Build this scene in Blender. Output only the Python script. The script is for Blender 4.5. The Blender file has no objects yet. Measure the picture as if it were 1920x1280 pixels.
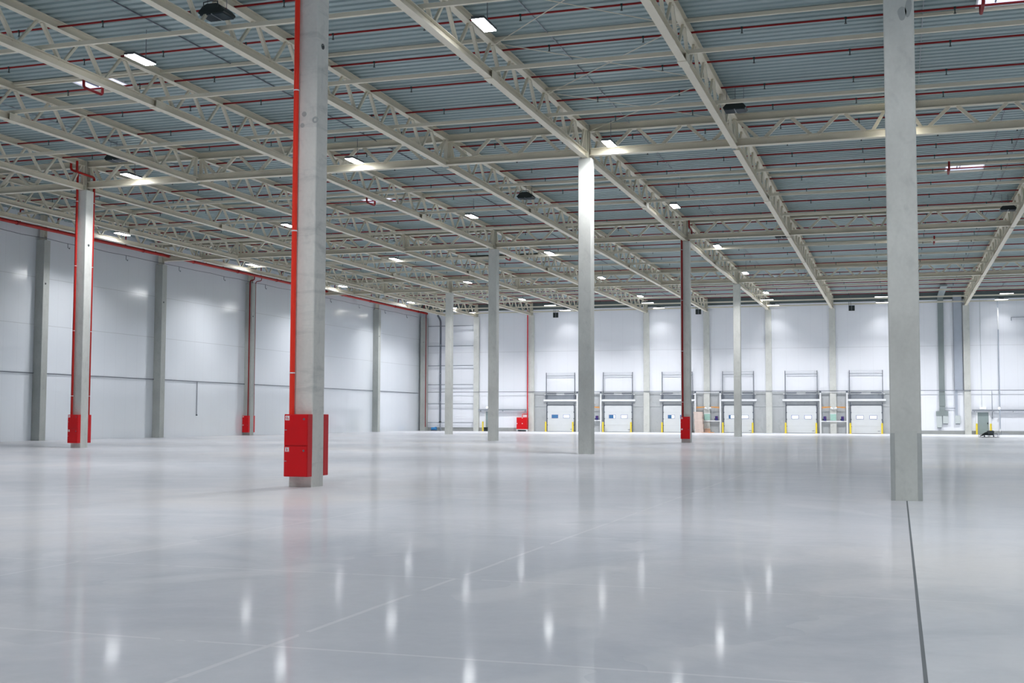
import bpy, bmesh, math, random
from mathutils import Vector, Matrix
random.seed(4)
scene = bpy.context.scene
COL = scene.collection
PI = math.pi

# ------------------------------------------------------------------ camera
F_PX, PITCH, YAW, ROLL = 2264.2076, 0.0624463, -0.3091642, 0.003055
CAM = Vector((-0.12368, -46.98649, 1.46447))
fw = Vector((math.sin(YAW)*math.cos(PITCH), math.cos(YAW)*math.cos(PITCH), math.sin(PITCH)))
r0 = Vector((math.cos(YAW), -math.sin(YAW), 0))
u0 = r0.cross(fw)
rt = r0*math.cos(ROLL) + u0*math.sin(ROLL)
up = -r0*math.sin(ROLL) + u0*math.cos(ROLL)
cd = bpy.data.cameras.new('camera')
cd.sensor_width = 36.0
cd.lens = 36.0*F_PX/1920.0
cd.clip_end = 400
cam = bpy.data.objects.new('camera', cd)
COL.objects.link(cam)
cam.matrix_world = Matrix(((rt.x, up.x, -fw.x, CAM.x), (rt.y, up.y, -fw.y, CAM.y), (rt.z, up.z, -fw.z, CAM.z), (0, 0, 0, 1)))
scene.camera = cam

# ------------------------------------------------------------------ world, exposure
world = bpy.data.worlds.new('world')
scene.world = world
world.use_nodes = True
world.node_tree.nodes['Background'].inputs[0].default_value = (0.75, 0.83, 1.0, 1)
world.node_tree.nodes['Background'].inputs[1].default_value = 1.0
scene.view_settings.view_transform = 'Standard'
scene.view_settings.look = 'None'
scene.view_settings.exposure = 0.0
scene.view_settings.gamma = 1.0
scene.view_settings.use_curve_mapping = False
scene.cycles.use_denoising = True
scene.cycles.max_bounces = 10
scene.cycles.diffuse_bounces = 6
scene.cycles.glossy_bounces = 5
scene.cycles.sample_clamp_indirect = 8.0

LAMP_W = 325.0         # mean downward radiance of the high-bay lamps
PANEL_W = 46.0         # the panels' glow seen from far off to the side, outside the beam
BEAM = math.radians(130)
SKY_W = 1.05           # radiance of daylight seen in skylights and dock windows

# lamps of the hall that hang behind the viewer or beside the frame
LAMP_X = (-44.0, -32.95, -21.9, -10.85, 0.1)
LAMP_Y = (-16.0, -0.95, 14.0, 29.1, 44.1, 59.0)
def ceiling_lamp_light(x, y):
    ld = bpy.data.lights.new('hall_lamp', 'AREA')
    ld.shape = 'RECTANGLE'; ld.size = 0.36; ld.size_y = 1.1
    ld.energy = LAMP_W*PI*0.36*1.1
    ld.color = (0.99, 0.98, 1.0)
    ld.spread = BEAM
    o = bpy.data.objects.new('hall_lamp', ld); COL.objects.link(o)
    o.location = (x, y, 12.244)
    return o
for x in (-44.0, -32.95, -21.9, -10.85, 0.1, 11.2, 22.3, 33.4):
    for y in (-61.0, -46.0, -31.0) + ((LAMP_Y) if x > 5 else ()):
        ceiling_lamp_light(x, y)
for x in (-44.0, -32.95):
    ceiling_lamp_light(x, -16.0)

# ------------------------------------------------------------------ helpers
def project(p):
    d = Vector(p) - CAM
    z = d.dot(fw)
    if z < 0.5: return None
    return (960 + F_PX*d.dot(rt)/z, 640 - F_PX*d.dot(up)/z)
def in_view(pts, m=10):
    for p in pts:
        q = project(p)
        if q and -m < q[0] < 1920+m and -m < q[1] < 1280+m: return True
    return False

class MB:
    def __init__(self): self.bm = bmesh.new()
    def box(self, x0, x1, y0, y1, z0, z1, bevel=0.0):
        v = [self.bm.verts.new(p) for p in ((x0,y0,z0),(x1,y0,z0),(x1,y1,z0),(x0,y1,z0),(x0,y0,z1),(x1,y0,z1),(x1,y1,z1),(x0,y1,z1))]
        fs = [self.bm.faces.new([v[i] for i in q]) for q in ((3,2,1,0),(4,5,6,7),(0,1,5,4),(1,2,6,5),(2,3,7,6),(3,0,4,7))]
        if bevel:
            es = list({e for f in fs for e in f.edges})
            bmesh.ops.bevel(self.bm, geom=es, offset=bevel, segments=2, affect='EDGES', profile=0.5)
        return self
    def _frame(self, a, b):
        a = Vector(a); b = Vector(b); d = (b-a).normalized()
        ref = Vector((0,0,1)) if abs(d.z) < 0.95 else Vector((0,1,0))
        s = d.cross(ref).normalized(); t = s.cross(d).normalized()
        return a, b, s, t
    def prism(self, a, b, prof):
        """prof: (side, up) outline swept from a to b"""
        a, b, s, t = self._frame(a, b)
        A = [self.bm.verts.new(a + s*p + t*q) for p, q in prof]
        B = [self.bm.verts.new(b + s*p + t*q) for p, q in prof]
        n = len(prof)
        for i in range(n):
            j = (i+1) % n
            self.bm.faces.new((A[i], A[j], B[j], B[i]))
        self.bm.faces.new(A[::-1]); self.bm.faces.new(B)
        return self
    def bar(self, a, b, w, h):
        return self.prism(a, b, ((-w/2,-h/2),(w/2,-h/2),(w/2,h/2),(-w/2,h/2)))
    def ibeam(self, a, b, w, h, tf=0.02, tw=0.015):
        w /= 2; h /= 2; tw /= 2
        return self.prism(a, b, ((-w,-h),(w,-h),(w,-h+tf),(tw,-h+tf),(tw,h-tf),(w,h-tf),(w,h),(-w,h),(-w,h-tf),(-tw,h-tf),(-tw,-h+tf),(-w,-h+tf)))
    def rod(self, a, b, r, n=10):
        return self.prism(a, b, [(r*math.cos(2*PI*i/n), r*math.sin(2*PI*i/n)) for i in range(n)])
    def path(self, pts, r, n=10, bend=0.0):
        """a pipe along pts, with rounded elbows"""
        P = [Vector(p) for p in pts]
        if bend:
            Q = [P[0]]
            for i in range(1, len(P)-1):
                d0 = (P[i-1]-P[i]); d1 = (P[i+1]-P[i])
                k = min(bend, d0.length*0.45, d1.length*0.45)
                s = P[i]+d0.normalized()*k; e = P[i]+d1.normalized()*k
                for t in (0, .25, .5, .75, 1):
                    Q.append(s*(1-t)**2 + P[i]*2*t*(1-t) + e*t*t)
            Q.append(P[-1]); P = Q
        for i in range(len(P)-1):
            self.rod(P[i], P[i+1], r, n)
            if i: self.ball(P[i], r, n)
        return self
    def ball(self, c, r, n=10):
        bmesh.ops.create_uvsphere(self.bm, u_segments=n, v_segments=max(4, n//2), radius=r, matrix=Matrix.Translation(Vector(c)))
        return self
    def ring(self, c, axis, R, r, n=24, m=8):
        c = Vector(c); ax = Vector(axis).normalized()
        s = ax.orthogonal().normalized(); t = ax.cross(s)
        V = []
        for i in range(n):
            a = 2*PI*i/n; d = s*math.cos(a)+t*math.sin(a)
            V.append([self.bm.verts.new(c + d*(R+r*math.cos(2*PI*j/m)) + ax*r*math.sin(2*PI*j/m)) for j in range(m)])
        for i in range(n):
            for j in range(m):
                self.bm.faces.new((V[i][j], V[(i+1)%n][j], V[(i+1)%n][(j+1)%m], V[i][(j+1)%m]))
        return self
    def poly(self, pts):
        self.bm.faces.new([self.bm.verts.new(p) for p in pts]); return self
    def extrude(self, outline, vec):
        """closed 3-D outline swept by vec"""
        A = [self.bm.verts.new(p) for p in outline]; B = [self.bm.verts.new(Vector(p)+Vector(vec)) for p in outline]
        n = len(A)
        for i in range(n):
            self.bm.faces.new((A[i], A[(i+1)%n], B[(i+1)%n], B[i]))
        self.bm.faces.new(A[::-1]); self.bm.faces.new(B)
        return self
    def build(self, name, mat, parent=None, smooth=False, loc=None):
        bmesh.ops.recalc_face_normals(self.bm, faces=self.bm.faces)
        me = bpy.data.meshes.new(name); self.bm.to_mesh(me); self.bm.free()
        me.materials.append(mat)
        if smooth:
            for p in me.polygons: p.use_smooth = True
            try: me.set_sharp_from_angle(angle=math.radians(40))
            except Exception: pass
        o = bpy.data.objects.new(name, me); COL.objects.link(o)
        if parent: o.parent = parent
        if loc: o.location = loc
        return o

def tag(o, label, cat, group=None, kind=None):
    o['label'] = label; o['category'] = cat
    if group: o['group'] = group
    if kind: o['kind'] = kind
    return o
def thing(name, label, cat, loc=(0,0,0), group=None, kind=None):
    o = bpy.data.objects.new(name, None); COL.objects.link(o); o.location = loc
    o.empty_display_size = 0.3
    return tag(o, label, cat, group, kind)
def dup(root, loc, label, group=None):
    """copy a thing with its parts and sub-parts"""
    r = root.copy(); COL.objects.link(r); r.location = loc; r['label'] = label
    if group: r['group'] = group
    for ch in list(root.children):
        c = ch.copy(); COL.objects.link(c); c.parent = r
        for g in ch.children:
            d = g.copy(); COL.objects.link(d); d.parent = c
    return r
def copy_part(o, parent, loc=None):
    c = o.copy(); COL.objects.link(c); c.parent = parent
    if loc is not None: c.location = loc
    return c
ORD = ['zeroth','first','second','third','fourth','fifth','sixth','seventh','eighth','ninth','tenth','eleventh','twelfth','thirteenth','fourteenth','fifteenth','sixteenth','seventeenth','eighteenth','nineteenth','twentieth']
ORD += ['twenty-'+w for w in ORD[1:10]] + ['thirtieth'] + ['thirty-'+w for w in ORD[1:10]]

# ------------------------------------------------------------------ materials
def srgb(r, g, b):
    f = lambda c: (c/255/12.92) if c/255 <= 0.04045 else ((c/255+0.055)/1.055)**2.4
    return (f(r), f(g), f(b), 1.0)
def new_mat(name):
    m = bpy.data.materials.new(name); m.use_nodes = True
    return m, m.node_tree, m.node_tree.nodes['Principled BSDF']
def noise(nt, scale, detail=4, rough=0.55, vec=None, dist=0.0, coord='Object'):
    tc = nt.nodes.new('ShaderNodeTexCoord'); mp = nt.nodes.new('ShaderNodeMapping')
    nt.links.new(tc.outputs[coord], mp.inputs[0])
    if vec: mp.inputs['Scale'].default_value = vec
    n = nt.nodes.new('ShaderNodeTexNoise')
    n.inputs['Scale'].default_value = scale; n.inputs['Detail'].default_value = detail
    n.inputs['Roughness'].default_value = rough; n.inputs['Distortion'].default_value = dist
    nt.links.new(mp.outputs[0], n.inputs['Vector'])
    return n.outputs['Fac']
def ramp(nt, fac, stops):
    r = nt.nodes.new('ShaderNodeValToRGB')
    el = r.color_ramp.elements
    while len(el) < len(stops): el.new(0.5)
    for e, (p, c) in zip(el, stops): e.position = p; e.color = c
    nt.links.new(fac, r.inputs[0])
    return r.outputs[0]
def mixc(nt, fac, a, b, mode='MIX'):
    m = nt.nodes.new('ShaderNodeMix'); m.data_type = 'RGBA'; m.blend_type = mode
    for sock, v in ((m.inputs[0], fac), (m.inputs[6], a), (m.inputs[7], b)):
        if hasattr(v, 'is_output') or hasattr(v, 'links'): nt.links.new(v, sock)
        else: sock.default_value = v
    return m.outputs[2]
def math_n(nt, op, a, b=None, clamp=False):
    m = nt.nodes.new('ShaderNodeMath'); m.operation = op; m.use_clamp = clamp
    for s, v in ((m.inputs[0], a), (m.inputs[1], b)):
        if v is None: continue
        if hasattr(v, 'links'): nt.links.new(v, s)
        else: s.default_value = v
    return m.outputs[0]
def bump(nt, bs, h, strength, dist=0.01):
    b = nt.nodes.new('ShaderNodeBump'); b.inputs['Strength'].default_value = strength; b.inputs['Distance'].default_value = dist
    nt.links.new(h, b.inputs['Height']); nt.links.new(b.outputs[0], bs.inputs['Normal'])
def paint(name, col, rough=0.45, metallic=0.0, var=0.06, spec=0.5, scale=1.5):
    m, nt, bs = new_mat(name)
    f = noise(nt, scale, 3)
    c0 = tuple(max(0, c*(1-var)) for c in col[:3])+(1,); c1 = tuple(min(1, c*(1+var)) for c in col[:3])+(1,)
    nt.links.new(ramp(nt, f, ((0.3, c0), (0.7, c1))), bs.inputs['Base Color'])
    bs.inputs['Roughness'].default_value = rough; bs.inputs['Metallic'].default_value = metallic
    bs.inputs['Specular IOR Level'].default_value = spec
    return m
def emitter(name, col, strength):
    m, nt, bs = new_mat(name)
    bs.inputs['Base Color'].default_value = (0.8, 0.8, 0.8, 1)
    bs.inputs['Emission Color'].default_value = col; bs.inputs['Emission Strength'].default_value = strength
    return m

STEEL = paint('beige_steel_paint', srgb(212, 206, 188), 0.45, 0, 0.03)
STEEL_POST = paint('post_steel_paint', srgb(205, 202, 188), 0.5, 0, 0.04)
GALV = paint('galvanised_steel', srgb(150, 156, 164), 0.4, 0.35, 0.06)
GALV_DARK = paint('dark_galvanised_steel', srgb(104, 110, 120), 0.45, 0.3, 0.06)
GREY_DUCT = paint('grey_green_duct_metal', srgb(140, 150, 150), 0.45, 0.2, 0.04)
BLUE_DUCT = paint('pale_duct_metal', srgb(178, 186, 198), 0.35, 0.2, 0.04)
BLACK = paint('black_metal', (0.012, 0.02, 0.02, 1), 0.45)
DARKGLASS = paint('dark_lamp_glass', (0.03, 0.045, 0.055, 1), 0.5, 0, 0.05, 0.2)
RED_PIPE = paint('red_pipe_paint', srgb(238, 56, 38), 0.4, 0, 0.05, 0.3)
RED_BRANCH = paint('red_branch_pipe_paint', srgb(136, 26, 28), 0.5, 0, 0.05, 0.25)
RED_MAIN = paint('red_main_paint', srgb(170, 32, 26), 0.45, 0, 0.05, 0.3)
RED_BOX = paint('red_cabinet_paint', srgb(208, 12, 22), 0.35, 0, 0.03, 0.3)
WHITE = paint('white_paint', srgb(232, 234, 236), 0.4, 0, 0.02)
DOORWHITE = paint('dock_door_paint', srgb(214, 218, 220), 0.4, 0, 0.02)
YELLOW = paint('yellow_bollard_paint', srgb(236, 212, 64), 0.4, 0, 0.04)
DOORGREY = paint('grey_green_door_paint', srgb(140, 154, 154), 0.4, 0, 0.03)
BLUE_FRAME = paint('blue_window_frame', srgb(70, 92, 160), 0.4)
BLUE_FILM = paint('blue_film_pane', srgb(70, 120, 165), 0.25)
PURPLE = paint('dark_blue_plastic', srgb(48, 46, 110), 0.4)
ORANGE = paint('orange_arm_paint', srgb(220, 150, 60), 0.4)
TEAL = paint('pale_green_sheet', srgb(160, 198, 186), 0.5, 0, 0.08, scale=6)
TAN = paint('cardboard_tan', srgb(204, 168, 146), 0.7, 0, 0.1, scale=4)
WOOD = paint('pallet_wood', srgb(212, 194, 184), 0.7, 0, 0.1, scale=6)
BLUE_PUMP = paint('blue_machine_paint', srgb(50, 130, 190), 0.35)
MACHINE = paint('machine_grey', srgb(74, 80, 84), 0.5)
CABGREY = paint('light_grey_enclosure', srgb(196, 204, 204), 0.4, 0, 0.03)
STICK_RED = paint('sticker_red', srgb(200, 30, 40), 0.4)
LIT = emitter('lit_lamp_panel', (0.96, 0.985, 1.0, 1), PANEL_W)
LIT_DIM = emitter('lit_wall_row_panel', (0.96, 0.985, 1.0, 1), 7.0)
LIT_SMALL = emitter('lit_small_lamp', (0.97, 1.0, 1.0, 1), 3.0)
SKYPANE = emitter('daylight_pane', (0.70, 0.74, 1.0, 1), SKY_W)
WINPANE = emitter('daylight_window_pane', (0.88, 0.92, 1.0, 1), 0.95)

def concrete(name, base, spread=0.13, banded=False):
    m, nt, bs = new_mat(name)
    a = noise(nt, 0.9, 6, 0.6, (1, 1, 0.55))
    lo = tuple(c*(1-spread) for c in base[:3])+(1,); hi = tuple(min(1, c*(1+spread)) for c in base[:3])+(1,)
    col = ramp(nt, a, ((0.3, lo), (0.7, hi)))
    fine = noise(nt, 14, 4, 0.6)
    col = mixc(nt, 0.5, col, ramp(nt, fine, ((0.25, (0.86, 0.86, 0.86, 1)), (0.75, (1, 1, 1, 1)))), 'MULTIPLY')
    blot = noise(nt, 2.4, 3, 0.5, (1, 1, 0.7), 1.0)
    col = mixc(nt, 0.6, col, ramp(nt, blot, ((0.30, (0.84, 0.85, 0.86, 1)), (0.42, (1, 1, 1, 1)))), 'MULTIPLY')
    if banded:
        b = noise(nt, 1.0, 5, 0.65, (0.6, 0.6, 3.2), 0.4)
        col = mixc(nt, 0.8, col, ramp(nt, b, ((0.33, (0.74, 0.76, 0.77, 1)), (0.48, (1, 1, 1, 1)))), 'MULTIPLY')
    nt.links.new(col, bs.inputs['Base Color'])
    bs.inputs['Roughness'].default_value = 0.75
    bs.inputs['Specular IOR Level'].default_value = 0.3
    bump(nt, bs, fine, 0.12, 0.004)
    return m
CONC = concrete('column_concrete', srgb(206, 208, 203))
CONC_BAND = concrete('column_concrete_banded', srgb(220, 219, 213), 0.08, True)
CONC_WALL = concrete('wall_column_concrete', srgb(176, 180, 176))
CONC_DOCK = concrete('dock_wall_concrete', srgb(178, 182, 184), 0.06)
CONC_PLINTH = concrete('plinth_concrete', srgb(160, 163, 162), 0.06)
CONC_DARK = concrete('dark_concrete_patch', srgb(176, 180, 178), 0.06)
CONC_LIGHT = concrete('light_concrete_patch', srgb(202, 205, 200), 0.10)

def floor_mat():
    m, nt, bs = new_mat('polished_concrete_floor')
    big = noise(nt, 0.10, 5, 0.6, (1, 1.0, 1), 0.6)
    mid = noise(nt, 0.55, 6, 0.65, (1, 1, 1), 0.8)
    fine = noise(nt, 9.0, 4, 0.6)
    col = ramp(nt, big, ((0.32, srgb(186, 190, 198)), (0.52, srgb(198, 200, 206)), (0.72, srgb(210, 208, 208))))
    col = mixc(nt, 0.55, col, ramp(nt, mid, ((0.3, (0.84, 0.86, 0.88, 1)), (0.55, (1, 1, 1, 1)))), 'MULTIPLY')
    col = mixc(nt, 0.35, col, ramp(nt, fine, ((0.3, (0.88, 0.88, 0.88, 1)), (0.7, (1, 1, 1, 1)))), 'MULTIPLY')
    tc = nt.nodes.new('ShaderNodeTexCoord'); sp = nt.nodes.new('ShaderNodeSeparateXYZ')
    nt.links.new(tc.outputs['Object'], sp.inputs[0])
    # view-dependent dimming painted into the colour as a darker area, and the paler pour beyond the joint
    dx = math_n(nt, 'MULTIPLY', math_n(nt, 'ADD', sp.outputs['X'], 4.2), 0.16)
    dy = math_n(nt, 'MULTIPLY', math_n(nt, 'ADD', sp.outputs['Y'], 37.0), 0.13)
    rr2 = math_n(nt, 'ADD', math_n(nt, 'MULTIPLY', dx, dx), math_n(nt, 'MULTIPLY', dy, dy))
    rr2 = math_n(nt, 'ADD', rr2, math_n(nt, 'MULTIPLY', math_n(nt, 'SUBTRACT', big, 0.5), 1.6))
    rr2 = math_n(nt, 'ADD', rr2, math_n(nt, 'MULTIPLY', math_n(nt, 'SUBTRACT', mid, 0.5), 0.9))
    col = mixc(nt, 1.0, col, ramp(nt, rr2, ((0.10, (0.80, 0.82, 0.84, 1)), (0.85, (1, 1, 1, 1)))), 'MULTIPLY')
    pour = math_n(nt, 'MULTIPLY', math_n(nt, 'GREATER_THAN', sp.outputs['X'], 0.0), 1.0)
    col = mixc(nt, pour, col, (1.13, 1.14, 1.12, 1), 'MULTIPLY')
    # pale saw-cut lines filled with sealant, and curved trowel marks
    def line(co, at, w):
        d = math_n(nt, 'ABSOLUTE', math_n(nt, 'SUBTRACT', co, at))
        return math_n(nt, 'LESS_THAN', d, w)
    wob = math_n(nt, 'MULTIPLY', math_n(nt, 'SUBTRACT', mid, 0.5), 0.05)
    xs = math_n(nt, 'ADD', sp.outputs['X'], wob); ys = math_n(nt, 'ADD', sp.outputs['Y'], wob)
    pale = line(xs, -3.98, 0.022)
    for c, a, w in ((ys, -40.0, 0.018), (ys, -36.6, 0.02), (ys, -32.6, 0.02), (xs, -8.0, 0.02), (xs, 4.0, 0.02)):
        pale = math_n(nt, 'MAXIMUM', pale, line(c, a, w))
    brk = math_n(nt, 'GREATER_THAN', noise(nt, 1.6, 3), 0.40)
    pale = math_n(nt, 'MULTIPLY', pale, math_n(nt, 'MULTIPLY', brk, 0.30))
    col = mixc(nt, pale, col, (0.70, 0.71, 0.72, 1))
    wv = nt.nodes.new('ShaderNodeTexWave'); wv.wave_type = 'RINGS'; wv.rings_direction = 'Z'
    mp = nt.nodes.new('ShaderNodeMapping'); mp.inputs['Location'].default_value = (9.4, 35.2, 0)
    nt.links.new(tc.outputs['Object'], mp.inputs[0]); nt.links.new(mp.outputs[0], wv.inputs[0])
    wv.inputs['Scale'].default_value = 0.12; wv.inputs['Distortion'].default_value = 2.2; wv.inputs['Detail'].default_value = 3
    arc = ramp(nt, wv.outputs['Fac'], ((0.90, (0, 0, 0, 1)), (0.985, (1, 1, 1, 1))))
    am = math_n(nt, 'MULTIPLY', math_n(nt, 'GREATER_THAN', noise(nt, 0.4, 3), 0.53), 0.10)
    col = mixc(nt, math_n(nt, 'MULTIPLY', arc, am), col, (0.85, 0.85, 0.84, 1))
    nt.links.new(col, bs.inputs['Base Color'])
    bs.inputs['Roughness'].default_value = 0.6
    bs.inputs['Specular IOR Level'].default_value = 0.15
    gl = nt.nodes.new('ShaderNodeBsdfGlossy')
    rr = nt.nodes.new('ShaderNodeMapRange'); nt.links.new(mid, rr.inputs[0])
    rr.inputs[1].default_value = 0.3; rr.inputs[2].default_value = 0.7; rr.inputs[3].default_value = 0.06; rr.inputs[4].default_value = 0.105
    nt.links.new(rr.outputs[0], gl.inputs['Roughness'])
    gl.inputs['Color'].default_value = (1, 1, 1, 1)
    mx = nt.nodes.new('ShaderNodeMixShader')
    fr = nt.nodes.new('ShaderNodeFresnel'); fr.inputs['IOR'].default_value = 1.10
    nt.links.new(math_n(nt, 'ADD', math_n(nt, 'MULTIPLY', fr.outputs[0], 0.16), 0.14), mx.inputs[0])
    g2 = nt.nodes.new('ShaderNodeBsdfGlossy'); g2.inputs['Color'].default_value = (1, 1, 1, 1); g2.inputs['Roughness'].default_value = 0.27
    gm = nt.nodes.new('ShaderNodeMixShader'); gm.inputs[0].default_value = 0.36
    nt.links.new(gl.outputs[0], gm.inputs[1]); nt.links.new(g2.outputs[0], gm.inputs[2])
    nt.links.new(bs.outputs[0], mx.inputs[1]); nt.links.new(gm.outputs[0], mx.inputs[2])
    nt.links.new(mx.outputs[0], nt.nodes['Material Output'].inputs['Surface'])
    return m
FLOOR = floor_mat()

def cladding(name, base, rough, joints, axis):
    """smooth wall panels: horizontal joints at given heights, faint upright seams"""
    m, nt, bs = new_mat(name)
    tc = nt.nodes.new('ShaderNodeTexCoord'); sp = nt.nodes.new('ShaderNodeSeparateXYZ')
    nt.links.new(tc.outputs['Object'], sp.inputs[0])
    f = noise(nt, 0.25, 3)
    col = ramp(nt, f, ((0.3, tuple(c*0.97 for c in base[:3])+(1,)), (0.7, base)))
    g = None
    for z in joints:
        d = math_n(nt, 'LESS_THAN', math_n(nt, 'ABSOLUTE', math_n(nt, 'SUBTRACT', sp.outputs['Z'], z)), 0.016)
        g = d if g is None else math_n(nt, 'MAXIMUM', g, d)
    wob = math_n(nt, 'FRACT', math_n(nt, 'MULTIPLY', sp.outputs[axis], 1/1.15))
    seam = math_n(nt, 'MULTIPLY', math_n(nt, 'LESS_THAN', wob, 0.015), 0.22)
    g = math_n(nt, 'MAXIMUM', math_n(nt, 'MULTIPLY', g, 0.55), seam)
    col = mixc(nt, g, col, tuple(c*0.55 for c in base[:3])+(1,))
    nt.links.new(col, bs.inputs['Base Color'])
    bs.inputs['Roughness'].default_value = rough
    bs.inputs['Specular IOR Level'].default_value = 0.5
    if rough < 0.3: bs.inputs['IOR'].default_value = 2.4       # high-gloss lacquered panels
    return m
WALL_SIDE = cladding('side_wall_cladding', srgb(222, 228, 234), 0.12, (6.8, 9.6), 'Y')
WALL_END = cladding('end_wall_cladding', srgb(238, 241, 247), 0.4, (8.2,), 'X')
WALL_PLAIN = cladding('plain_wall_cladding', srgb(216, 220, 228), 0.4, (4.0, 8.0), 'X')

def deck_mat():
    m, nt, bs = new_mat('galvanised_roof_deck')
    f = noise(nt, 0.35, 4, 0.6, (0.3, 1, 1))
    nt.links.new(ramp(nt, f, ((0.3, srgb(138, 157, 158)), (0.7, srgb(153, 170, 172)))), bs.inputs['Base Color'])
    bs.inputs['Metallic'].default_value = 0.25; bs.inputs['Roughness'].default_value = 0.45
    return m
DECK = deck_mat()

# ------------------------------------------------------------------ shell
XL, XR, YB, YF = -48.3, 38.0, 72.1, -74.0
def struct(name, mb, mat, label, cat):
    return tag(mb.build(name, mat), label, cat, kind='structure')
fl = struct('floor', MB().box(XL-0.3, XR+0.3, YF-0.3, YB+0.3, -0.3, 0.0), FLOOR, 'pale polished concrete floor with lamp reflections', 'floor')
MBj = MB().box(-0.012, 0.012, -60, -24.30, -0.004, 0.0015)
jm = paint('joint_sealant', srgb(96, 102, 106), 0.7)
struct('trim_1', MBj, jm, 'dark sealed joint in the floor running up to the column by the power trowel', 'floor joint')
struct('wall_left', MB().box(XL-0.3, XL, YF-0.3, YB+0.3, 0, 13.42), WALL_SIDE, 'tall glossy white panel side wall', 'wall')
struct('wall_back', MB().box(XL, XR, YB, YB+0.3, 0, 13.42), WALL_END, 'white panel end wall above the loading docks', 'wall')
struct('wall_right', MB().box(XR, XR+0.3, YF-0.3, YB+0.3, 0, 13.42), WALL_PLAIN, 'plain white side wall outside the view', 'wall')
struct('wall_front', MB().box(XL, XR, YF-0.3, YF, 0, 13.42), WALL_PLAIN, 'plain white wall behind the viewer', 'wall')

# roof deck: trapezoidal ribs along X, with openings for skylights
DZ, DH, PITCHD = 13.28, 0.12, 0.38
SKY = [(-27.0, -11.2), (-27.0, 12.9), (-27.0, 37.0), (3.05, -11.2), (3.05, 12.95), (3.05, 37.2)]
SW, SL = 0.82, 0.76
xsplit = [XL, -27.0-SW, -27.0+SW, 3.05-SW, 3.05+SW, XR]
bm = bmesh.new()
y = YF
prof = []
while y < YB:
    prof += [(y, DZ), (y+0.21, DZ), (y+0.26, DZ+DH), (y+0.33, DZ+DH)]
    y += PITCHD
prof.append((y, DZ))
rows = [[bm.verts.new((x, py, pz)) for x in xsplit] for py, pz in prof]
for i in range(len(prof)-1):
    ym = (prof[i][0]+prof[i+1][0])/2
    for j in range(len(xsplit)-1):
        xm = (xsplit[j]+xsplit[j+1])/2
        if any(abs(xm-sx) < 0.2 and abs(ym-sy) < SL for sx, sy in SKY): continue
        bm.faces.new((rows[i][j], rows[i][j+1], rows[i+1][j+1], rows[i+1][j]))
mb = MB(); mb.bm.free(); mb.bm = bm
struct('ceiling', mb, DECK, 'grey corrugated steel roof deck', 'ceiling')

# dock wall: concrete panels up to four metres
DOCKX = [-32.9 + 5.985*i for i in range(6)]
mb = MB().box(-35.7, -0.55, YB-0.05, YB, 0, 2.5).box(-35.7, -0.55, YB-0.05, YB, 2.53, 4.0)
struct('wall_dock', mb, CONC_DOCK, 'grey concrete lower wall round the six dock doors', 'wall')
struct('baseboard_left', MB().box(-47.72, -36.3, YB-0.06, YB, 0, 0.36), CONC_PLINTH, 'grey concrete plinth below the white wall between the corner and the red hose box', 'plinth')
struct('baseboard_right', MB().box(-0.55, 20, YB-0.06, YB, 0, 0.33), CONC_PLINTH, 'grey concrete plinth below the white wall beside the electrical boxes', 'plinth')

struct('trim_2', MB().box(XL, 20, YB-0.10, YB, 12.52, 13.27), paint('roof_edge_closure', srgb(92, 104, 104), 0.6), 'dark closing strip between dock wall and roof deck', 'trim')
# ------------------------------------------------------------------ concrete columns
W = 0.534; HW = W/2; HCOL = 11.885
def column_mb(h, w=W, ch=0.018):
    a = w/2
    out = [(-a+ch,-a),(a-ch,-a),(a,-a+ch),(a,a-ch),(a-ch,a),(-a+ch,a),(-a,a-ch),(-a,-a+ch)]
    return MB().extrude([(p, q, 0) for p, q in out], (0, 0, h))
def head_post(parent, z0, z1=DZ):
    mb = MB()
    mb.box(-0.14, 0.14, -0.15, -0.13, z0+0.03, z1).box(-0.14, 0.14, 0.13, 0.15, z0+0.03, z1).box(-0.012, 0.012, -0.13, 0.13, z0+0.03, z1)
    mb.box(-0.2, 0.2, -0.2, 0.2, z0, z0+0.03)
    return mb.build('head_post', STEEL_POST, parent)
def socket(parent, x, y, z):
    """cast-in lifting sleeve on a +X face"""
    s = MB().ring((x+0.004, y, z), (1,0,0), 0.05, 0.012).build('lifting_socket', MACHINE, parent)
    MB().rod((x-0.02, y, z-0.02), (x+0.008, y, z-0.02), 0.04, 14).build('socket_hole', BLACK, s)
COLUMNS = [
    (-12, -24, 'large bare concrete column with two red hose cabinets and bright red pipe'),
    (0, -24, 'bare concrete column with no pipe standing at the dark floor joint'),
    (-12, 0, 'slim concrete column lit white at its top, in the middle of the hall'),
    (-36, 0, 'concrete column between side wall and big column, with red cabinets on two faces'),
    (-12, 24, 'distant concrete column with one red pipe and red cabinet facing viewer'),
    (-24, 24, 'grey distant concrete column before the red hose box on the dock wall'),
    (-12, 48, 'slender far concrete column standing before the fourth dock door'),
    (-36, 48, 'slender far concrete column standing before the horizontal wall rails'),
    (-24, 0, 'concrete column hidden behind the big column with the red pipe'),
]
COLS = {}
cproto = None
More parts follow.
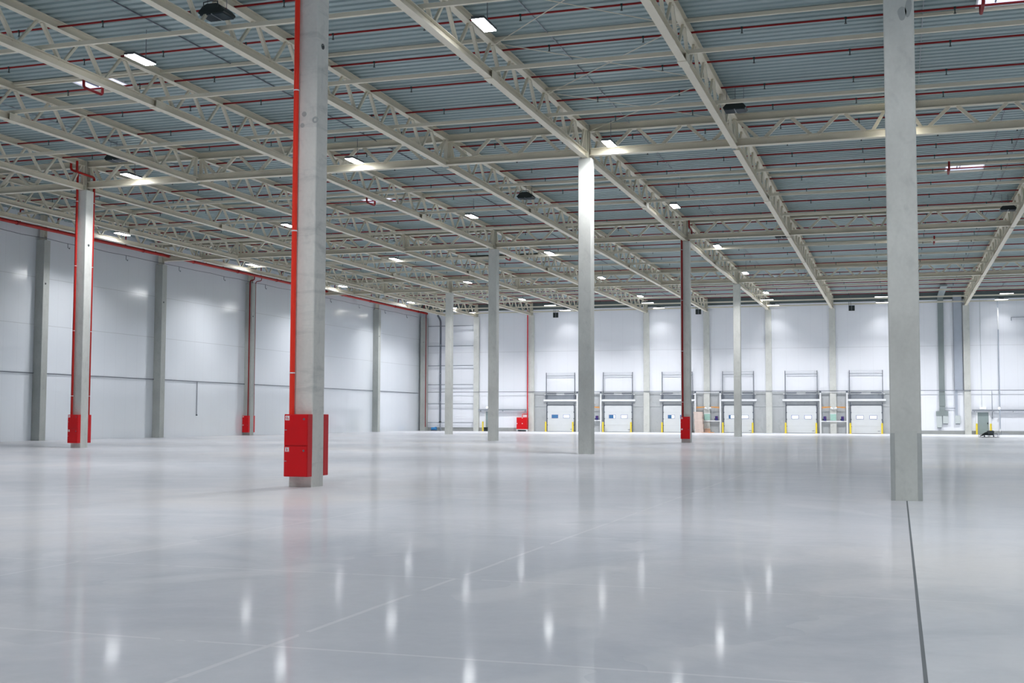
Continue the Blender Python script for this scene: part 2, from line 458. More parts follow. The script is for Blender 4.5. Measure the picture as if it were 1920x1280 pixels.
for x, y, lab in COLUMNS[:-1]:
    t = thing('concrete_column', lab, 'column', (x, y, 0), 'free-standing concrete columns', 'thing')
    if (x, y) == (-12, -24):
        column_mb(HCOL).build('shaft', CONC_BAND, t); head_post(t, HCOL)
        socket(t, HW, -0.02, 9.36)
        # round grout marks near the top
        for (dx, dz, r) in ((-0.02, 7.86, 0.055), (-0.06, 7.62, 0.05)):
            MB().rod((dx, -HW-0.004, dz), (dx, -HW+0.01, dz), r, 16).build('grout_plug', CONC_DARK, t)
        MB().ring((HW-0.03, -HW-0.002, 7.72), (0,1,0), 0.05, 0.02, 16, 6).build('grout_plug', CONC_DARK, t)
    else:
        if cproto is None:
            cproto = column_mb(HCOL).build('shaft', CONC, t); hp = head_post(t, HCOL)
        else:
            copy_part(cproto, t); copy_part(hp, t)
    if (x, y) == (-36, 0): socket(t, HW, -0.03, 9.34)
    if (x, y) == (0, -24):
        MB().box(-0.185, 0.185, -HW-0.006, -HW+0.01, 0, 1.24).build('repair_patch', CONC_LIGHT, t)
        MB().box(-HW-0.002, -0.19, -HW-0.003, -HW+0.01, 0, 1.20).build('repair_patch', CONC_DARK, t)
        MB().box(0.19, HW+0.002, -HW-0.003, -HW+0.01, 0, 1.20).build('repair_patch', CONC_DARK, t)
        MB().extrude([(0.06+0.075*math.cos(a)*(1+.15*math.sin(3*a)), -HW-0.004, 8.82+0.13*math.sin(a)) for a in [2*PI*i/18 for i in range(18)]], (0, 0.012, 0)).build('damp_patch', CONC_DARK, t)
        MB().extrude([(0.17+0.06*math.cos(a), -HW-0.004, 8.92+0.17*math.sin(a)+0.05*math.cos(a)) for a in [2*PI*i/18 for i in range(18)]], (0, 0.012, 0)).build('damp_patch', CONC_DARK, t)
    COLS[(x, y)] = t

# wall columns of the side wall
XF = -47.72
for i, (y, lab) in enumerate(((12, 'wall column at the side wall, closest one to viewer'), (24, 'wall column at the side wall, second from viewer, bare'),
        (36, 'wall column at the side wall carrying a red pipe and two red cabinets'), (60, 'wall column at the side wall just before the hall corner'))):
    t = thing('concrete_wall_column', lab if i else 'bare concrete wall column at the side wall beyond the column with two red cabinets', 'wall column', (XF-0.29, y, 0), 'concrete wall columns of the side wall', 'thing')
    mb = MB().box(-0.29, 0.29, -HW, HW, 0, 11.78, 0.012)
    mb.build('shaft', CONC_WALL, t)
    head_post(t, 11.78)
    socket(t, 0.29, -0.08, 9.2)
t = thing('concrete_wall_column', 'corner wall column where side wall meets dock wall, red riser on it', 'wall column', (-47.75, 71.6, 0), 'concrete wall columns of the side wall', 'thing')
MB().box(-0.3, 0.3, -0.3, 0.45, 0, 11.9, 0.012).build('shaft', CONC_WALL, t)
socket(t, 0.05, -0.3, 9.3)
# wall columns of the dock wall
BC = [(-42, 'wall column of the dock wall between the rails and the personnel door'), (-36, 'wall column of the dock wall beside the red hose box and red riser'),
      (-24, 'wall column of the dock wall between second and third dock doors'), (-18, 'wall column of the dock wall behind the pale green sheet and pallets'),
      (-12, 'wall column of the dock wall between fourth and fifth dock doors'), (-6, 'wall column of the dock wall between fifth and sixth dock doors, green sheet'),
      (6, 'wall column of the dock wall beside the grey door with exit lamp')]
for x, lab in BC:
    t = thing('concrete_wall_column', lab, 'wall column', (x, 71.97, 0), 'concrete wall columns of the dock wall', 'thing')
    MB().box(-0.29, 0.29, -0.12, 0.078, 0, 11.95, 0.012).build('shaft', CONC, t)
    MB().box(-0.14, 0.14, -0.1, 0.1, 11.95, DZ).build('head_post', STEEL_POST, t)

# ------------------------------------------------------------------ roof steel
XT = [-44.8, -42, -36, -30, -24, -18, -12, -6, 0, 6, 12]
ZB = 11.9
t = thing('roof_truss', '', 'roof truss', (0, 0, ZB))
def node_truss(t):
    a, b = 0.17, 23.83
    MB().ibeam((0, a, 0.125), (0, b, 0.125), 0.24, 0.25).build('bottom_chord', STEEL, t)
    MB().ibeam((0, a, 1.255), (0, b, 1.255), 0.22, 0.25).build('top_chord', STEEL, t)
    lo, hi = 0.24, 1.14
    for k in range(12):
        y0 = max(2*k, 0.25); y2 = min(2*k+2, 23.75); y1 = 2*k+1
        MB().bar((0, y0+0.10, hi), (0, y1-0.10, lo), 0.10, 0.10).build('web_diagonal', STEEL, t)
        MB().bar((0, y1+0.10, lo), (0, y2-0.10, hi), 0.08, 0.08).build('web_diagonal', STEEL, t)
    for yy in (a+0.05, b-0.05):
        MB().box(-0.07, 0.07, yy-0.05, yy+0.05, 0.25, 1.13).build('end_post', STEEL, t)
    mb = MB()
    for s in (-1, 1):
        mb.box(s*0.125-0.012, s*0.125+0.012, 11.72, 12.28, 0.0, 0.25)
    mb.box(-0.15, 0.15, 11.72, 12.28, -0.02, 0.0)
    mb.build('splice_plate', STEEL, t)
    for yy in (6, 12, 18):
        MB().box(-0.17, 0.17, yy-0.06, yy+0.06, 0.25, 0.275).build('tube_bracket', STEEL, t)
node_truss(t)
truss0, used = t, False
BAYN = {48: 'first', 24: 'second', 0: 'third', -24: 'fourth'}
for by in (48, 24, 0, -24):
    for i, x in enumerate(XT):
        pts = [(x, by+s, z) for s in (0.2, 3, 6, 9, 12, 15, 18, 21, 23.8) for z in (11.9, 13.28)]
        if not in_view(pts, 0): continue
        lab = 'beige lattice roof truss, %s line from the side wall, %s bay from dock wall' % (ORD[i+1], BAYN[by])
        if not used:
            t.location = (x, by, ZB); t['label'] = lab; t['group'] = 'lengthwise roof trusses'; used = True
        else: dup(truss0, (x, by, ZB), lab, 'lengthwise roof trusses')

# cross girders between columns
t = thing('roof_girder', '', 'roof girder', (0, 0, ZB), 'cross girders on the columns')
a, b = 0.17, 11.83
MB().ibeam((a, 0, 0.26), (b, 0, 0.26), 0.28, 0.30, 0.025).build('bottom_chord', STEEL, t)
MB().ibeam((a, 0, 1.235), (b, 0, 1.235), 0.26, 0.29, 0.025).build('top_chord', STEEL, t)
for k in range(6):
    x0 = max(2*k, 0.3); x2 = min(2*k+2, 11.7); x1 = 2*k+1
    MB().bar((x0+0.14, 0, 1.1), (x1-0.14, 0, 0.40), 0.12, 0.12).build('web_diagonal', STEEL, t)
    MB().bar((x1+0.14, 0, 0.40), (x2-0.14, 0, 1.1), 0.12, 0.12).build('web_diagonal', STEEL, t)
g0, used = t, False
for ry, rn in ((48, 'first'), (24, 'second'), (0, 'third')):
    for i, x in enumerate((-48, -36, -24, -12, 0)):
        pts = [(x+s, ry, z) for s in (0.3, 3, 6, 9, 11.7) for z in (12, 13.2)]
        if not in_view(pts, 0): continue
        lab = 'beige cross girder, %s span from side wall, %s girder row from dock wall' % (ORD[i+1], rn)
        if not used:
            g0.location = (x, ry, ZB); g0['label'] = lab; used = True
        else: dup(g0, (x, ry, ZB), lab)

# tie tubes across the trusses, low and high
YT = [66, 60, 54, 42, 36, 30, 18, 12, 6, -6, -12, -18]
for i, y in enumerate([71.3] + YT):
    o = MB().bar((-44.8, 0, 0), (12.2, 0, 0), 0.10, 0.12).build('tie_tube', STEEL, loc=(0, y, 12.237))
    tag(o, 'beige tie tube laid on the truss bottom chords, %s from dock wall' % ORD[i+1], 'tie tube', 'lower tie tubes')
for i, y in enumerate((60, 36, 12, -12)):
    o = MB().bar((-44.8, 0, 0), (12.2, 0, 0), 0.09, 0.11).build('tie_tube', STEEL, loc=(0, y+0.1, 13.215))
    tag(o, 'beige tie tube high against the roof deck, %s from dock wall' % ORD[i+1], 'tie tube', 'upper tie tubes')
for y, lab in ((-6, 'short beige tie tube high under the deck, between the crossed bracing rods'), (-18, 'short beige tie tube high under the deck, by the outermost bracing rods')):
    o = MB().bar((-12, 0, 0), (-6, 0, 0), 0.09, 0.11).build('tie_tube', STEEL, loc=(0, y+0.1, 13.215))
    tag(o, lab, 'tie tube', 'upper tie tubes')
# cross bracing rods under the deck
n = 0
for (x0, x1) in ((-12, -6),):
    for k, y0 in enumerate((-18, -12, -6)):
        for s in (0, 1):
            n += 1
            a = (x0+0.12, y0+(6 if s else 0), 13.06-0.04*s); b = (x1-0.12, y0+(0 if s else 6), 13.06-0.04*s)
            o = MB().rod((0,0,0), Vector(b)-Vector(a), 0.014, 6).build('bracing_rod', STEEL, loc=a)
            tag(o, 'thin pale %s bracing rod under the deck, %s crossing toward the middle column' % ('falling' if s else 'rising', ORD[k+1]), 'bracing rod', 'cross bracing rods')

# ------------------------------------------------------------------ sprinklers
YS0 = [1.49, 4.63, 6.95, 9.25, 12.5, 15.75, 19.1, 22.4]
YS = [-17.2, -14.1, -11.05, -7.85, -4.6, -1.67] + YS0 + [v+24 for v in YS0] + [v+48 for v in YS0[:-1]] + [70.6]
YS = sorted(YS, reverse=True)
head0 = None
for i, y in enumerate(YS):
    t = thing('sprinkler_pipe', 'thin red sprinkler pipe under the roof deck, %s from dock wall' % ORD[i+1], 'sprinkler pipe', (-47.4, y, 13.12), 'sprinkler branch pipes')
    MB().rod((0, 0, 0), (60.0, 0, 0), 0.032, 8).build('pipe', RED_BRANCH, t)
    MB().rod((0.0, 0, -0.7), (0.0, 0, 0.0), 0.04, 8).build('riser_stub', RED_BRANCH, t)
    for k in range(17):
        x = -43.4 + 3.0*k + (0.0 if i % 1 == 0 else 0)
        if not in_view([(x, y, 13.1)], 5): continue
        if head0 is None:
            mb = MB().rod((0,0,-0.15), (0,0,-0.02), 0.016, 6).rod((0,0,-0.03), (0,0,0.03), 0.045, 8).rod((0,0,-0.165), (0,0,-0.15), 0.04, 8)
            head0 = mb.build('sprinkler_head', BLACK, t, loc=(x+47.4, 0, 0))
        else: copy_part(head0, t, (x+47.4, 0, 0))
# main pipe along the side wall
t = thing('sprinkler_main', 'thick red sprinkler main running high along the side wall', 'pipe', (-47.4, 0, 12.34))
MB().rod((0, 0, 0), (0, 71.5, 0), 0.10, 14).build('pipe', RED_MAIN, t, True)
for k in range(12):
    MB().rod((0, 3+6*k-0.06, 0), (0, 3+6*k+0.06, 0), 0.125, 14).build('coupling', RED_BRANCH, t, True)
# red pipe loops under the skylights
for (sx, sy), lab in zip(SKY, ('red U-shaped pipe under the skylight beside the long lit lamp', 'red U-shaped pipe under the skylight just past the big column',
        'red U-shaped pipe under the far skylight beside the second slim column', 'red pipe drop at the skylight cut off by the frame top', 'red pipe drop at the skylight beyond the bare column by the floor joint',
        'red pipe drop at the distant skylight, third of its line')):
    ya = min(YS, key=lambda v: abs(v-(sy-0.1)))
    o = MB().path([(0, -1.04, 0.405), (0, -1.04, 0), (0, 0, 0), (0, 0, 0.25)], 0.05, 10, 0.12).build('pipe_loop', RED_BRANCH, None, True, (sx+0.05 if sx < -20 else sx-0.76, ya, 12.87))
    tag(o, lab, 'pipe', 'red pipe loops at the skylights')

# ------------------------------------------------------------------ skylights
SKLAB = ('bright square skylight beside the long lit lamp near the side wall', 'bright skylight just past the big column with the red pipe', 'small far bright skylight behind the second slim column',
         'bright skylight cut off by the frame top', 'bright skylight beyond the bare column at the floor joint', 'distant bright skylight, furthest of its line before the dock wall')
for i, (sx, sy) in enumerate(SKY):
    t = thing('window_%d' % (i+1), SKLAB[i], 'skylight', (sx, sy, DZ), 'roof skylights', 'structure')
    mb = MB()
    mb.box(-SW-0.05, -SW, -SL-0.05, SL+0.05, -0.02, 0.42).box(SW, SW+0.05, -SL-0.05, SL+0.05, -0.02, 0.42)
    mb.box(-SW, SW, -SL-0.05, -SL, -0.02, 0.42).box(-SW, SW, SL, SL+0.05, -0.02, 0.42)
    mb.build('curb', WHITE, t)
    MB().box(-SW, SW, -SL, SL, 0.03, 0.06).build('glazing', SKYPANE, t)
    mb = MB().bar((-0.35, -SL*0.6, 0.0), (-0.35, SL*0.6, 0.0), 0.04, 0.04).bar((-0.22, -SL*0.75, 0.0), (-0.22, SL*0.3, 0.0), 0.03, 0.03)
    mb.build('opener_bar', GALV_DARK, t)
    for s in (-1, 1):
        x0 = -30-sx+0.12 if sx < 0 else 0.12-sx
        MB().bar((x0, s*(SL+0.14), -0.05), (x0+5.76, s*(SL+0.14), -0.05), 0.09, 0.09).build('trimmer_beam', STEEL, t)

# ------------------------------------------------------------------ lamps
def lamp_parts(t, glow=LIT):
    MB().box(-0.19, 0.19, -0.56, 0.56, 0.02, 0.10, 0.012).build('housing', MACHINE, t)
    d = MB().box(-0.175, -0.01, -0.54, 0.54, 0.0, 0.02).box(0.01, 0.175, -0.54, 0.54, 0.0, 0.02)
    d.build('light_panel', glow, t)
    MB().box(-0.06, 0.06, -0.2, 0.2, 0.10, 0.16).build('driver_box', GALV_DARK, t)
    MB().rod((0, 0.28, 0.10), (0, 0.28, 1.03), 0.011, 6).build('suspension_rod', GALV_DARK, t)
def flange(y):
    """nearest low rib of the deck, where rods can be fixed"""
    return YF + PITCHD*round((y-YF-0.105)/PITCHD) + 0.105
lamp0 = None
for i, x in enumerate(LAMP_X):
    for j, y in enumerate(LAMP_Y):
        y = flange(y+0.28)-0.28
        if not in_view([(x, y, 12.25), (x+0.3, y, 12.25)], 0): continue
        ceiling_lamp_light(x, y)
        lab = 'lit white high-bay lamp, %s row from side wall, %s from dock wall' % (ORD[i+1], ORD[len(LAMP_Y)-j])
        if lamp0 is None:
            lamp0 = thing('high_bay_lamp', lab, 'lamp', (x, y, 12.25), 'lit high-bay lamps'); lamp_parts(lamp0)
        else: dup(lamp0, (x, y, 12.25), lab)
cross0 = None
CX = (-42.3, -32.1, -22.5, -11.4, -1.4, 9.0)
for i, x in enumerate(CX):
    for y, nm in ((65.2, 'inner'), (70.75, 'outer')):
        l = ceiling_lamp_light(x, y); l.rotation_euler = (0, 0, PI/2)
        l.data.energy *= 1.9
        if y > 70: l.data.energy *= 0.045; l.data.spread = math.radians(100)
        lab = 'lit lamp parallel to dock wall, %s pair from the corner, %s' % (ORD[i+1], 'further off the wall' if nm == 'inner' else 'close to the wall')
        if cross0 is None:
            cross0 = thing('high_bay_lamp', lab, 'lamp', (x, y, 12.25), 'lit lamps along the dock wall'); lamp_parts(cross0, LIT_DIM)
            cross0.rotation_euler = (0, 0, PI/2)
        else: dup(cross0, (x, y, 12.25), lab)

# unlit dark high-bay heads
def flood_parts(t, tilt=False):
    out = [(-0.36, 0.03), (-0.40, 0.06), (-0.40, 0.10), (-0.27, 0.24), (-0.15, 0.30), (0.15, 0.30), (0.27, 0.24), (0.40, 0.10), (0.40, 0.06), (0.36, 0.03)]
    MB().extrude([(p, -0.30, q) for p, q in out], (0, 0.60, 0)).build('housing', BLACK, t)
    for s in (-1, 1):
        MB().box(min(s*0.03, s*0.36), max(s*0.03, s*0.36), -0.28, 0.28, 0.0, 0.035).build('lens_panel', DARKGLASS, t)
    MB().box(-0.012, 0.012, -0.28, 0.28, -0.002, 0.032).build('centre_strip', GALV, t)
    MB().path([(-0.22, -0.31, 0.2), (-0.22, -0.33, 0.33), (0.0, -0.33, 0.36), (0.22, -0.33, 0.33), (0.22, -0.31, 0.2)], 0.015, 6).build('carry_handle', BLACK, t)
FL = [(-17.8, -18.6, 12.4, 'dark unlit lamp head at the top edge beside the big column'), (-32.0, -3.4, 12.4, 'dark unlit lamp head above the column with cabinets on two faces'),
      (-17.75, 10.4, 12.4, 'dark unlit lamp head between big column and white-lit middle column'), (-5.5, -4.0, 12.4, 'dark unlit lamp head with white strip, beyond the middle column'),
      (5.57, 21.1, 12.4, 'dark unlit lamp head at the truss beyond the bare column'), (-6.7, 27.4, 12.4, 'dark unlit lamp head before the truss left of the bare column'),
      (-6.8, 52.0, 12.4, 'small far dark unlit lamp head near the dock wall')]
FL[5] = FL[5][:3] + ('dark unlit lamp head seen edge-on beyond the red pipe column',)
f0 = None
for x, y, z, lab in FL:
    y = flange(y)
    if f0 is None:
        f0 = thing('unlit_lamp_head', lab, 'lamp', (x, y, z), 'dark unlit lamp heads'); flood_parts(f0)
        for dx, dy in ((-0.3, 0.0), (0.0, 0.0), (0.3, 0.0)):
            MB().rod((dx, dy, 0.15 if dx else 0.30), (dx, dy, 0.876), 0.009, 6).build('suspension_rod', GALV_DARK, f0)
    else: dup(f0, (x, y, z), lab)
w0 = None
for i, x in enumerate((-33.1, -18.6, -4.14)):
    lab = 'dark square twin-panel unit hung by two rods before dock wall, above dock door %s' % ('one', 'three', 'six')[i]
    if w0 is None:
        w0 = thing('hanging_flood_light', lab, 'lamp', (x, flange(71.07)-0.07, 11.56), 'dark twin-panel units before the dock wall')
        out = [(-0.28, 0.0), (-0.2, 0.14), (0.2, 0.14), (0.28, 0.0)]
        MB().extrude([(p, q, 0.0) for p, q in out], (0, 0, 0.5)).build('housing', BLACK, w0)
        for s in (-1, 1):
            MB().box(min(s*0.025, s*0.26), max(s*0.025, s*0.26), -0.02, 0.0, 0.02, 0.48).build('lens_panel', BLACK, w0)
        MB().box(-0.014, 0.014, -0.021, 0.0, 0.02, 0.48).build('centre_strip', GALV, w0)
        for dx in (-0.24, -0.08):
            MB().rod((dx, 0.07, 0.5), (dx, 0.07, 1.72), 0.02, 6).build('suspension_rod', GALV_DARK, w0)
    else: dup(w0, (x, flange(71.07)-0.07, 11.56), lab)

# cable runs under the deck
for i, (x, y0, y1, lab) in enumerate(((-43.4, 0, 71, 'first lamp line from side wall'), (-32.3, -20, 71, 'second lamp line from side wall'), (-21.25, -24, 71, 'third lamp line from side wall'),
        (-10.2, -24, 71, 'fourth lamp line from side wall'), (0.75, -24, 71, 'lamp line of the bare column'), (3.95, 0, 66, 'beyond the bare column, next to the skylights'), (4.9, 0, 66, 'beyond the bare column, next to the end truss'),
        (8.9, 55, 72, 'above the grey door, next to the truss'), (10.9, 55, 72, 'above the grey door, at the frame edge'))):
    o = MB().bar((0, y0, 0), (0, y1, 0), 0.03 if i == 2 else 0.02, 0.03).build('cable_conduit', GALV_DARK if i in (2, 5, 6, 7, 8) else GALV, loc=(x, 0, 13.255))
    tag(o, 'thin dark conduit under the deck, %s' % lab, 'conduit', 'roof cable conduits')

# ------------------------------------------------------------------ fire hose cabinets and risers
def cabinet(loc, lab, w=0.54, back=False):
    """front faces -Y; loc = bottom centre of the back"""
    t = thing('hose_cabinet', lab, 'fire cabinet', loc, 'red fire hose cabinets', 'thing')
    h = 1.29; d = 0.225
    b = MB().box(-w/2, w/2, -d+0.02, 0, 0, h, 0.006); b.build('body', RED_BOX, t)
    for k, (z0, z1) in enumerate(((0.012, 0.628), (0.648, h-0.012))):
        dr = MB().box(-w/2+0.008, w/2-0.008, -d, -d+0.02, z0, z1, 0.005).build('door', RED_BOX, t)
        st = MB().box(-w/2+0.03, -w/2+0.125, -d-0.003, -d, z1-0.115, z1-0.02).build('pictogram_sticker', WHITE, dr)
        st['label'] = 'white sticker with red symbol'
        mb = MB()
        x0 = -w/2+0.0775; zc = z1-0.0675; yy = -d-0.005
        if k:      # hose reel symbol
            mb.ring((x0-0.012, yy+0.001, zc+0.005), (0,1,0), 0.02, 0.006, 14, 4)
            mb.box(x0+0.012, x0+0.034, yy, yy+0.002, zc-0.022, zc-0.010).box(x0-0.034, x0+0.034, yy, yy+0.002, zc-0.036, zc-0.030)
        else:      # extinguisher symbol
            mb.box(x0-0.012, x0+0.012, yy, yy+0.002, zc-0.032, zc+0.012).box(x0-0.006, x0+0.006, yy, yy+0.002, zc+0.012, zc+0.026).box(x0-0.024, x0+0.006, yy, yy+0.002, zc+0.024, zc+0.030)
            for (a0, a1, b0, b1) in ((-0.043,0.043,-0.044,-0.040),(-0.043,0.043,0.040,0.044),(-0.043,-0.039,-0.044,0.044),(0.039,0.043,-0.044,0.044)):
                mb.box(x0+a0, x0+a1, yy, yy+0.002, zc+b0, zc+b1)
        mb.build('symbol', STICK_RED, st)
        MB().rod((w/2-0.08, -d-0.012, z1-0.09), (w/2-0.08, -d, z1-0.09), 0.022, 12).build('lock', GALV_DARK, dr)
        MB().box(-w/2+0.02, -w/2+0.065, -d-0.006, -d, (z0+z1)/2-0.008, (z0+z1)/2+0.008).build('hinge_tab', GALV, dr)
    return t
ZC = 0.22
cabinet((-12.0, -24-HW-0.001, ZC), 'red two-door hose cabinet on the viewer-facing side of the big column')
c = cabinet((-12.0, -24+HW+0.001, ZC), 'red hose cabinet on the far side of the big column, edge showing'); c.rotation_euler = (0, 0, PI)
cabinet((-36.0, -HW-0.001, ZC), 'red hose cabinet on the viewer-facing side of column before the side wall')
c = cabinet((-36.0, HW+0.001, ZC), 'red hose cabinet on the far side of column before the side wall'); c.rotation_euler = (0, 0, PI)
cabinet((-12.0, 24-HW-0.001, ZC), 'red hose cabinet on the distant column with red pipe, before third dock door')
cabinet((XF-0.28, 36-HW-0.001, ZC), 'red hose cabinet on the viewer-facing side of the side wall column')
c = cabinet((XF-0.28, 36+HW+0.001, ZC), 'red hose cabinet on the far side of the side wall column'); c.rotation_euler = (0, 0, PI)

def riser(pts, r, lab, clamps=(), mat=RED_PIPE, cl_mat=WHITE):
    t = thing('fire_riser', lab, 'pipe', pts[0], 'red vertical fire pipes')
    o = Vector(pts[0])
    MB().path([Vector(p)-o for p in pts], r, 14, 0.12).build('pipe', mat, t, True)
    for z in clamps:
        MB().rod((0, 0, z-o.z-0.012), (0, 0, z-o.z+0.012), r+0.008, 14).box(-0.015, 0.015, 0, 0.08, z-o.z-0.01, z-o.z+0.01).build('clamp', cl_mat, t)
    return t
riser([(-12.17, -24.35, 1.51), (-12.17, -24.35, 12.6)], 0.055, 'bright red vertical pipe up the face of the big column', (2.37, 5.36, 8.36, 11.36))
riser([(-36.17, -0.36, 1.51), (-36.17, -0.36, 12.72), (-36.17, -0.85, 12.75), (-36.17, -0.85, 13.12)], 0.055, 'red pipe on viewer-facing side of column before the side wall', (2.37, 5.36, 8.36, 11.36), RED_MAIN)
riser([(-35.80, 0.36, 1.51), (-35.80, 0.36, 12.58), (-35.80, -0.9, 12.62), (-35.80, -0.9, 13.12)], 0.055, 'red pipe on far side of column before the side wall', (2.37, 5.36, 8.36, 11.36), RED_MAIN)
riser([(-12.16, 23.64, 1.51), (-12.16, 23.64, 12.0)], 0.055, 'red vertical pipe on the distant column in front of third dock door', (2.37, 5.36, 8.36, 11.36), RED_BRANCH)
riser([(-12.0, 24.36, 1.51), (-12.0, 24.36, 11.9), (-11.68, 24.36, 12.2), (-11.68, 24.36, 12.6), (-11.68, 23.4, 12.66), (-11.68, 23.4, 13.12)], 0.05, 'dark red pipe behind the distant column, showing at its top', (), RED_BRANCH)
riser([(XF-0.14, 35.64, 1.51), (XF-0.14, 35.64, 11.95), (XF+0.32, 35.5, 12.0), (XF+0.32, 35.5, 12.34)], 0.045, 'red pipe down the column on the side wall to its cabinet', (3, 6, 9), RED_BRANCH, RED_BRANCH)
riser([(XF-0.05, 36.36, 1.51), (XF-0.05, 36.36, 11.95), (XF+0.32, 36.6, 12.05), (XF+0.32, 36.6, 12.34)], 0.03, 'thin red pipe behind the column on the side wall', (), RED_BRANCH)
riser([(-47.40, 71.22, 0.4), (-47.40, 71.22, 12.34)], 0.04, 'red pipe down the corner wall column beside the wall rails', (3, 6, 9), RED_BRANCH, RED_BRANCH)
riser([(-36.36, 71.75, 1.44), (-36.36, 71.75, 12.6)], 0.055, 'red pipe rising the full dock wall beside the red hose box', (3, 6, 9), RED_BOX, RED_BOX)

# ------------------------------------------------------------------ dock doors
def dock_parts(t, panes):
    """local: x centre, y 0 = wall face (towards -Y is the hall), z floor"""
    mb = MB()
    for k in range(4):
        mb.box(-1.40, 1.40, -0.07, -0.01, 0.03+0.655*k, 0.03+0.655*k+0.648)
    p = mb.build('door_panel', DOORWHITE, t)
    for s, blue in zip((-0.60, 0.62), panes):
        fr = MB().box(s-0.34, s+0.34, -0.085, -0.06, 1.37, 1.40).box(s-0.34, s+0.34, -0.085, -0.06, 1.69, 1.72).box(s-0.34, s-0.30, -0.085, -0.06, 1.40, 1.69).box(s+0.30, s+0.34, -0.085, -0.06, 1.40, 1.69).build('window_frame', BLUE_FRAME, p)
        xb = s-0.30+0.60*blue
        if blue > 0: MB().box(s-0.30, xb, -0.075, -0.069, 1.40, 1.69).build('film_pane', BLUE_FILM, fr)
        if blue < 1: MB().box(xb, s+0.30, -0.075, -0.069, 1.40, 1.69).build('light_pane', WINPANE, fr)
    MB().box(1.0, 1.22, -0.08, -0.07, 0.21, 0.27).build('lift_handle', GALV, p)
    MB().box(-1.44, 1.44, -0.06, 0.0, 0.0, 0.03).build('bottom_seal', BLACK, t)
    MB().box(-1.42, 1.42, -0.10, -0.02, 2.69, 2.76).build('top_seal', GALV_DARK, t)
    MB().box(-1.77, 1.77, -0.20, 0.0, 3.08, 3.27, 0.01).build('lintel_bar', WHITE, t)
    MB().box(-1.45, 1.45, -0.04, 0.0, 3.30, 3.74).build('header_panel', GALV, t)
    MB().box(-1.70, 1.70, -0.12, -0.02, 3.72, 3.79).build('shaft_rail', WHITE, t)
    sh = MB().rod((-1.55, -0.16, 3.87), (1.55, -0.16, 3.87), 0.022, 8).build('spring_shaft', GALV, t)
    for a, b in ((-1.42, -0.42), (0.42, 1.42)):
        MB().rod((a, -0.16, 3.87), (b, -0.16, 3.87), 0.06, 10).build('torsion_spring', GALV_DARK, sh)
    for s in (-1, 1):
        MB().box(s*1.46-0.035, s*1.46+0.035, -0.12, 0.0, 0.0, 2.95).build('side_track', GALV_DARK, t)
        MB().box(s*1.50-0.03, s*1.50+0.03, -0.16, -0.08, 3.27, 6.0).build('high_track', GALV_DARK, t)
        MB().box(s*1.50-0.09, s*1.50+0.09, -0.18, 0.0, 3.28, 3.72).build('drum_bracket', GALV_DARK, t)
        for k in range(4):
            MB().box(s*1.41-0.05, s*1.41+0.05, -0.11, -0.07, 0.62+0.655*k, 0.72+0.655*k).build('roller_bracket', GALV_DARK, t)
    MB().box(-1.50, 1.50, -0.15, -0.11, 5.62, 5.68).build('track_crossbar', GALV, t)
    MB().rod((-1.50, -0.13, 5.94), (1.50, -0.13, 5.94), 0.012, 6).build('tie_wire', GALV, t)
PANES = ((1.0, 0.0), (0.72, 0.0), (0.55, 0.15), (0.25, 0.0), (0.0, 0.0), (0.0, 0.0))
DLAB = ('white sectional dock door with one solid blue pane, beside the red hose box', 'white sectional dock door partly blue pane, second from the red hose box', 'white sectional dock door half covered by the red pipe column',
        'white sectional dock door crossed by the slender far column', 'white sectional dock door fifth from the hose box, two pale panes', 'white sectional dock door beside the bare column, last of the six')
for i, x in enumerate(DOCKX):
    t = thing('door_%d' % (i+1), DLAB[i], 'dock door', (x, YB-0.05, 0), 'loading dock doors', 'structure')
    dock_parts(t, PANES[i])
# bollards
bl0 = None
WHICH = ('first', 'second', 'third', 'fourth', 'fifth', 'sixth')
def bollard(x, y, lab, h=0.97):
    global bl0
    if bl0 is None:
        bl0 = thing('bollard', lab, 'bollard', (x, y, 0), 'yellow bollards', 'thing')
        MB().rod((0, 0, 0), (0, 0, 0.95), 0.085, 14).ball((0, 0, 0.93), 0.085, 14).build('post', YELLOW, bl0, True)
        MB().box(-0.13, 0.13, -0.13, 0.13, 0, 0.012).build('base_plate', YELLOW, bl0)
    else: dup(bl0, (x, y, 0), lab)
for i, x in enumerate(DOCKX):
    bollard(x-1.46, 71.55, 'yellow bollard at dock door %s from the hose box, side toward the hose box' % WHICH[i])
    bollard(x+1.40, 71.55, 'yellow bollard at dock door %s from the hose box, side away from it' % WHICH[i])
bollard(-41.15, 71.6, 'yellow bollard at the personnel door behind the grey column')
bollard(6.72, 71.6, 'yellow bollard at the grey door, side next to the wall column')
bollard(7.92, 71.6, 'yellow bollard at the grey door, side behind the dark machine')

# white rail frames between pairs of docks, with control boxes, dock lights, sheets
fr0 = None
for i, (x0, lab) in enumerate(((-31.1, 'first and second'), (-19.12, 'third and fourth'), (-7.17, 'fifth and sixth'))):
    l = 'white post-and-rail frame between %s dock doors' % lab
    if fr0 is None:
        fr0 = thing('rail_frame', l, 'rail frame', (x0, 71.8, 0), 'white frames between dock doors')
        w = 2.45
        for xx in (0, w):
            MB().box(xx-0.065, xx+0.065, -0.05, 0.05, 0, 3.95).build('post', WHITE, fr0)
            MB().box(xx-0.09, xx+0.09, -0.07, 0.05, 3.86, 4.02).build('cap_clamp', GALV_DARK, fr0)
        MB().box(0.065, w-0.065, -0.04, 0.04, 3.90, 3.95).build('top_rail', WHITE, fr0)
        MB().box(0.065, w-0.065, -0.05, 0.05, 1.10, 1.20).build('middle_rail', WHITE, fr0)
    else: dup(fr0, (x0, 71.8, 0), l)
bx0 = None
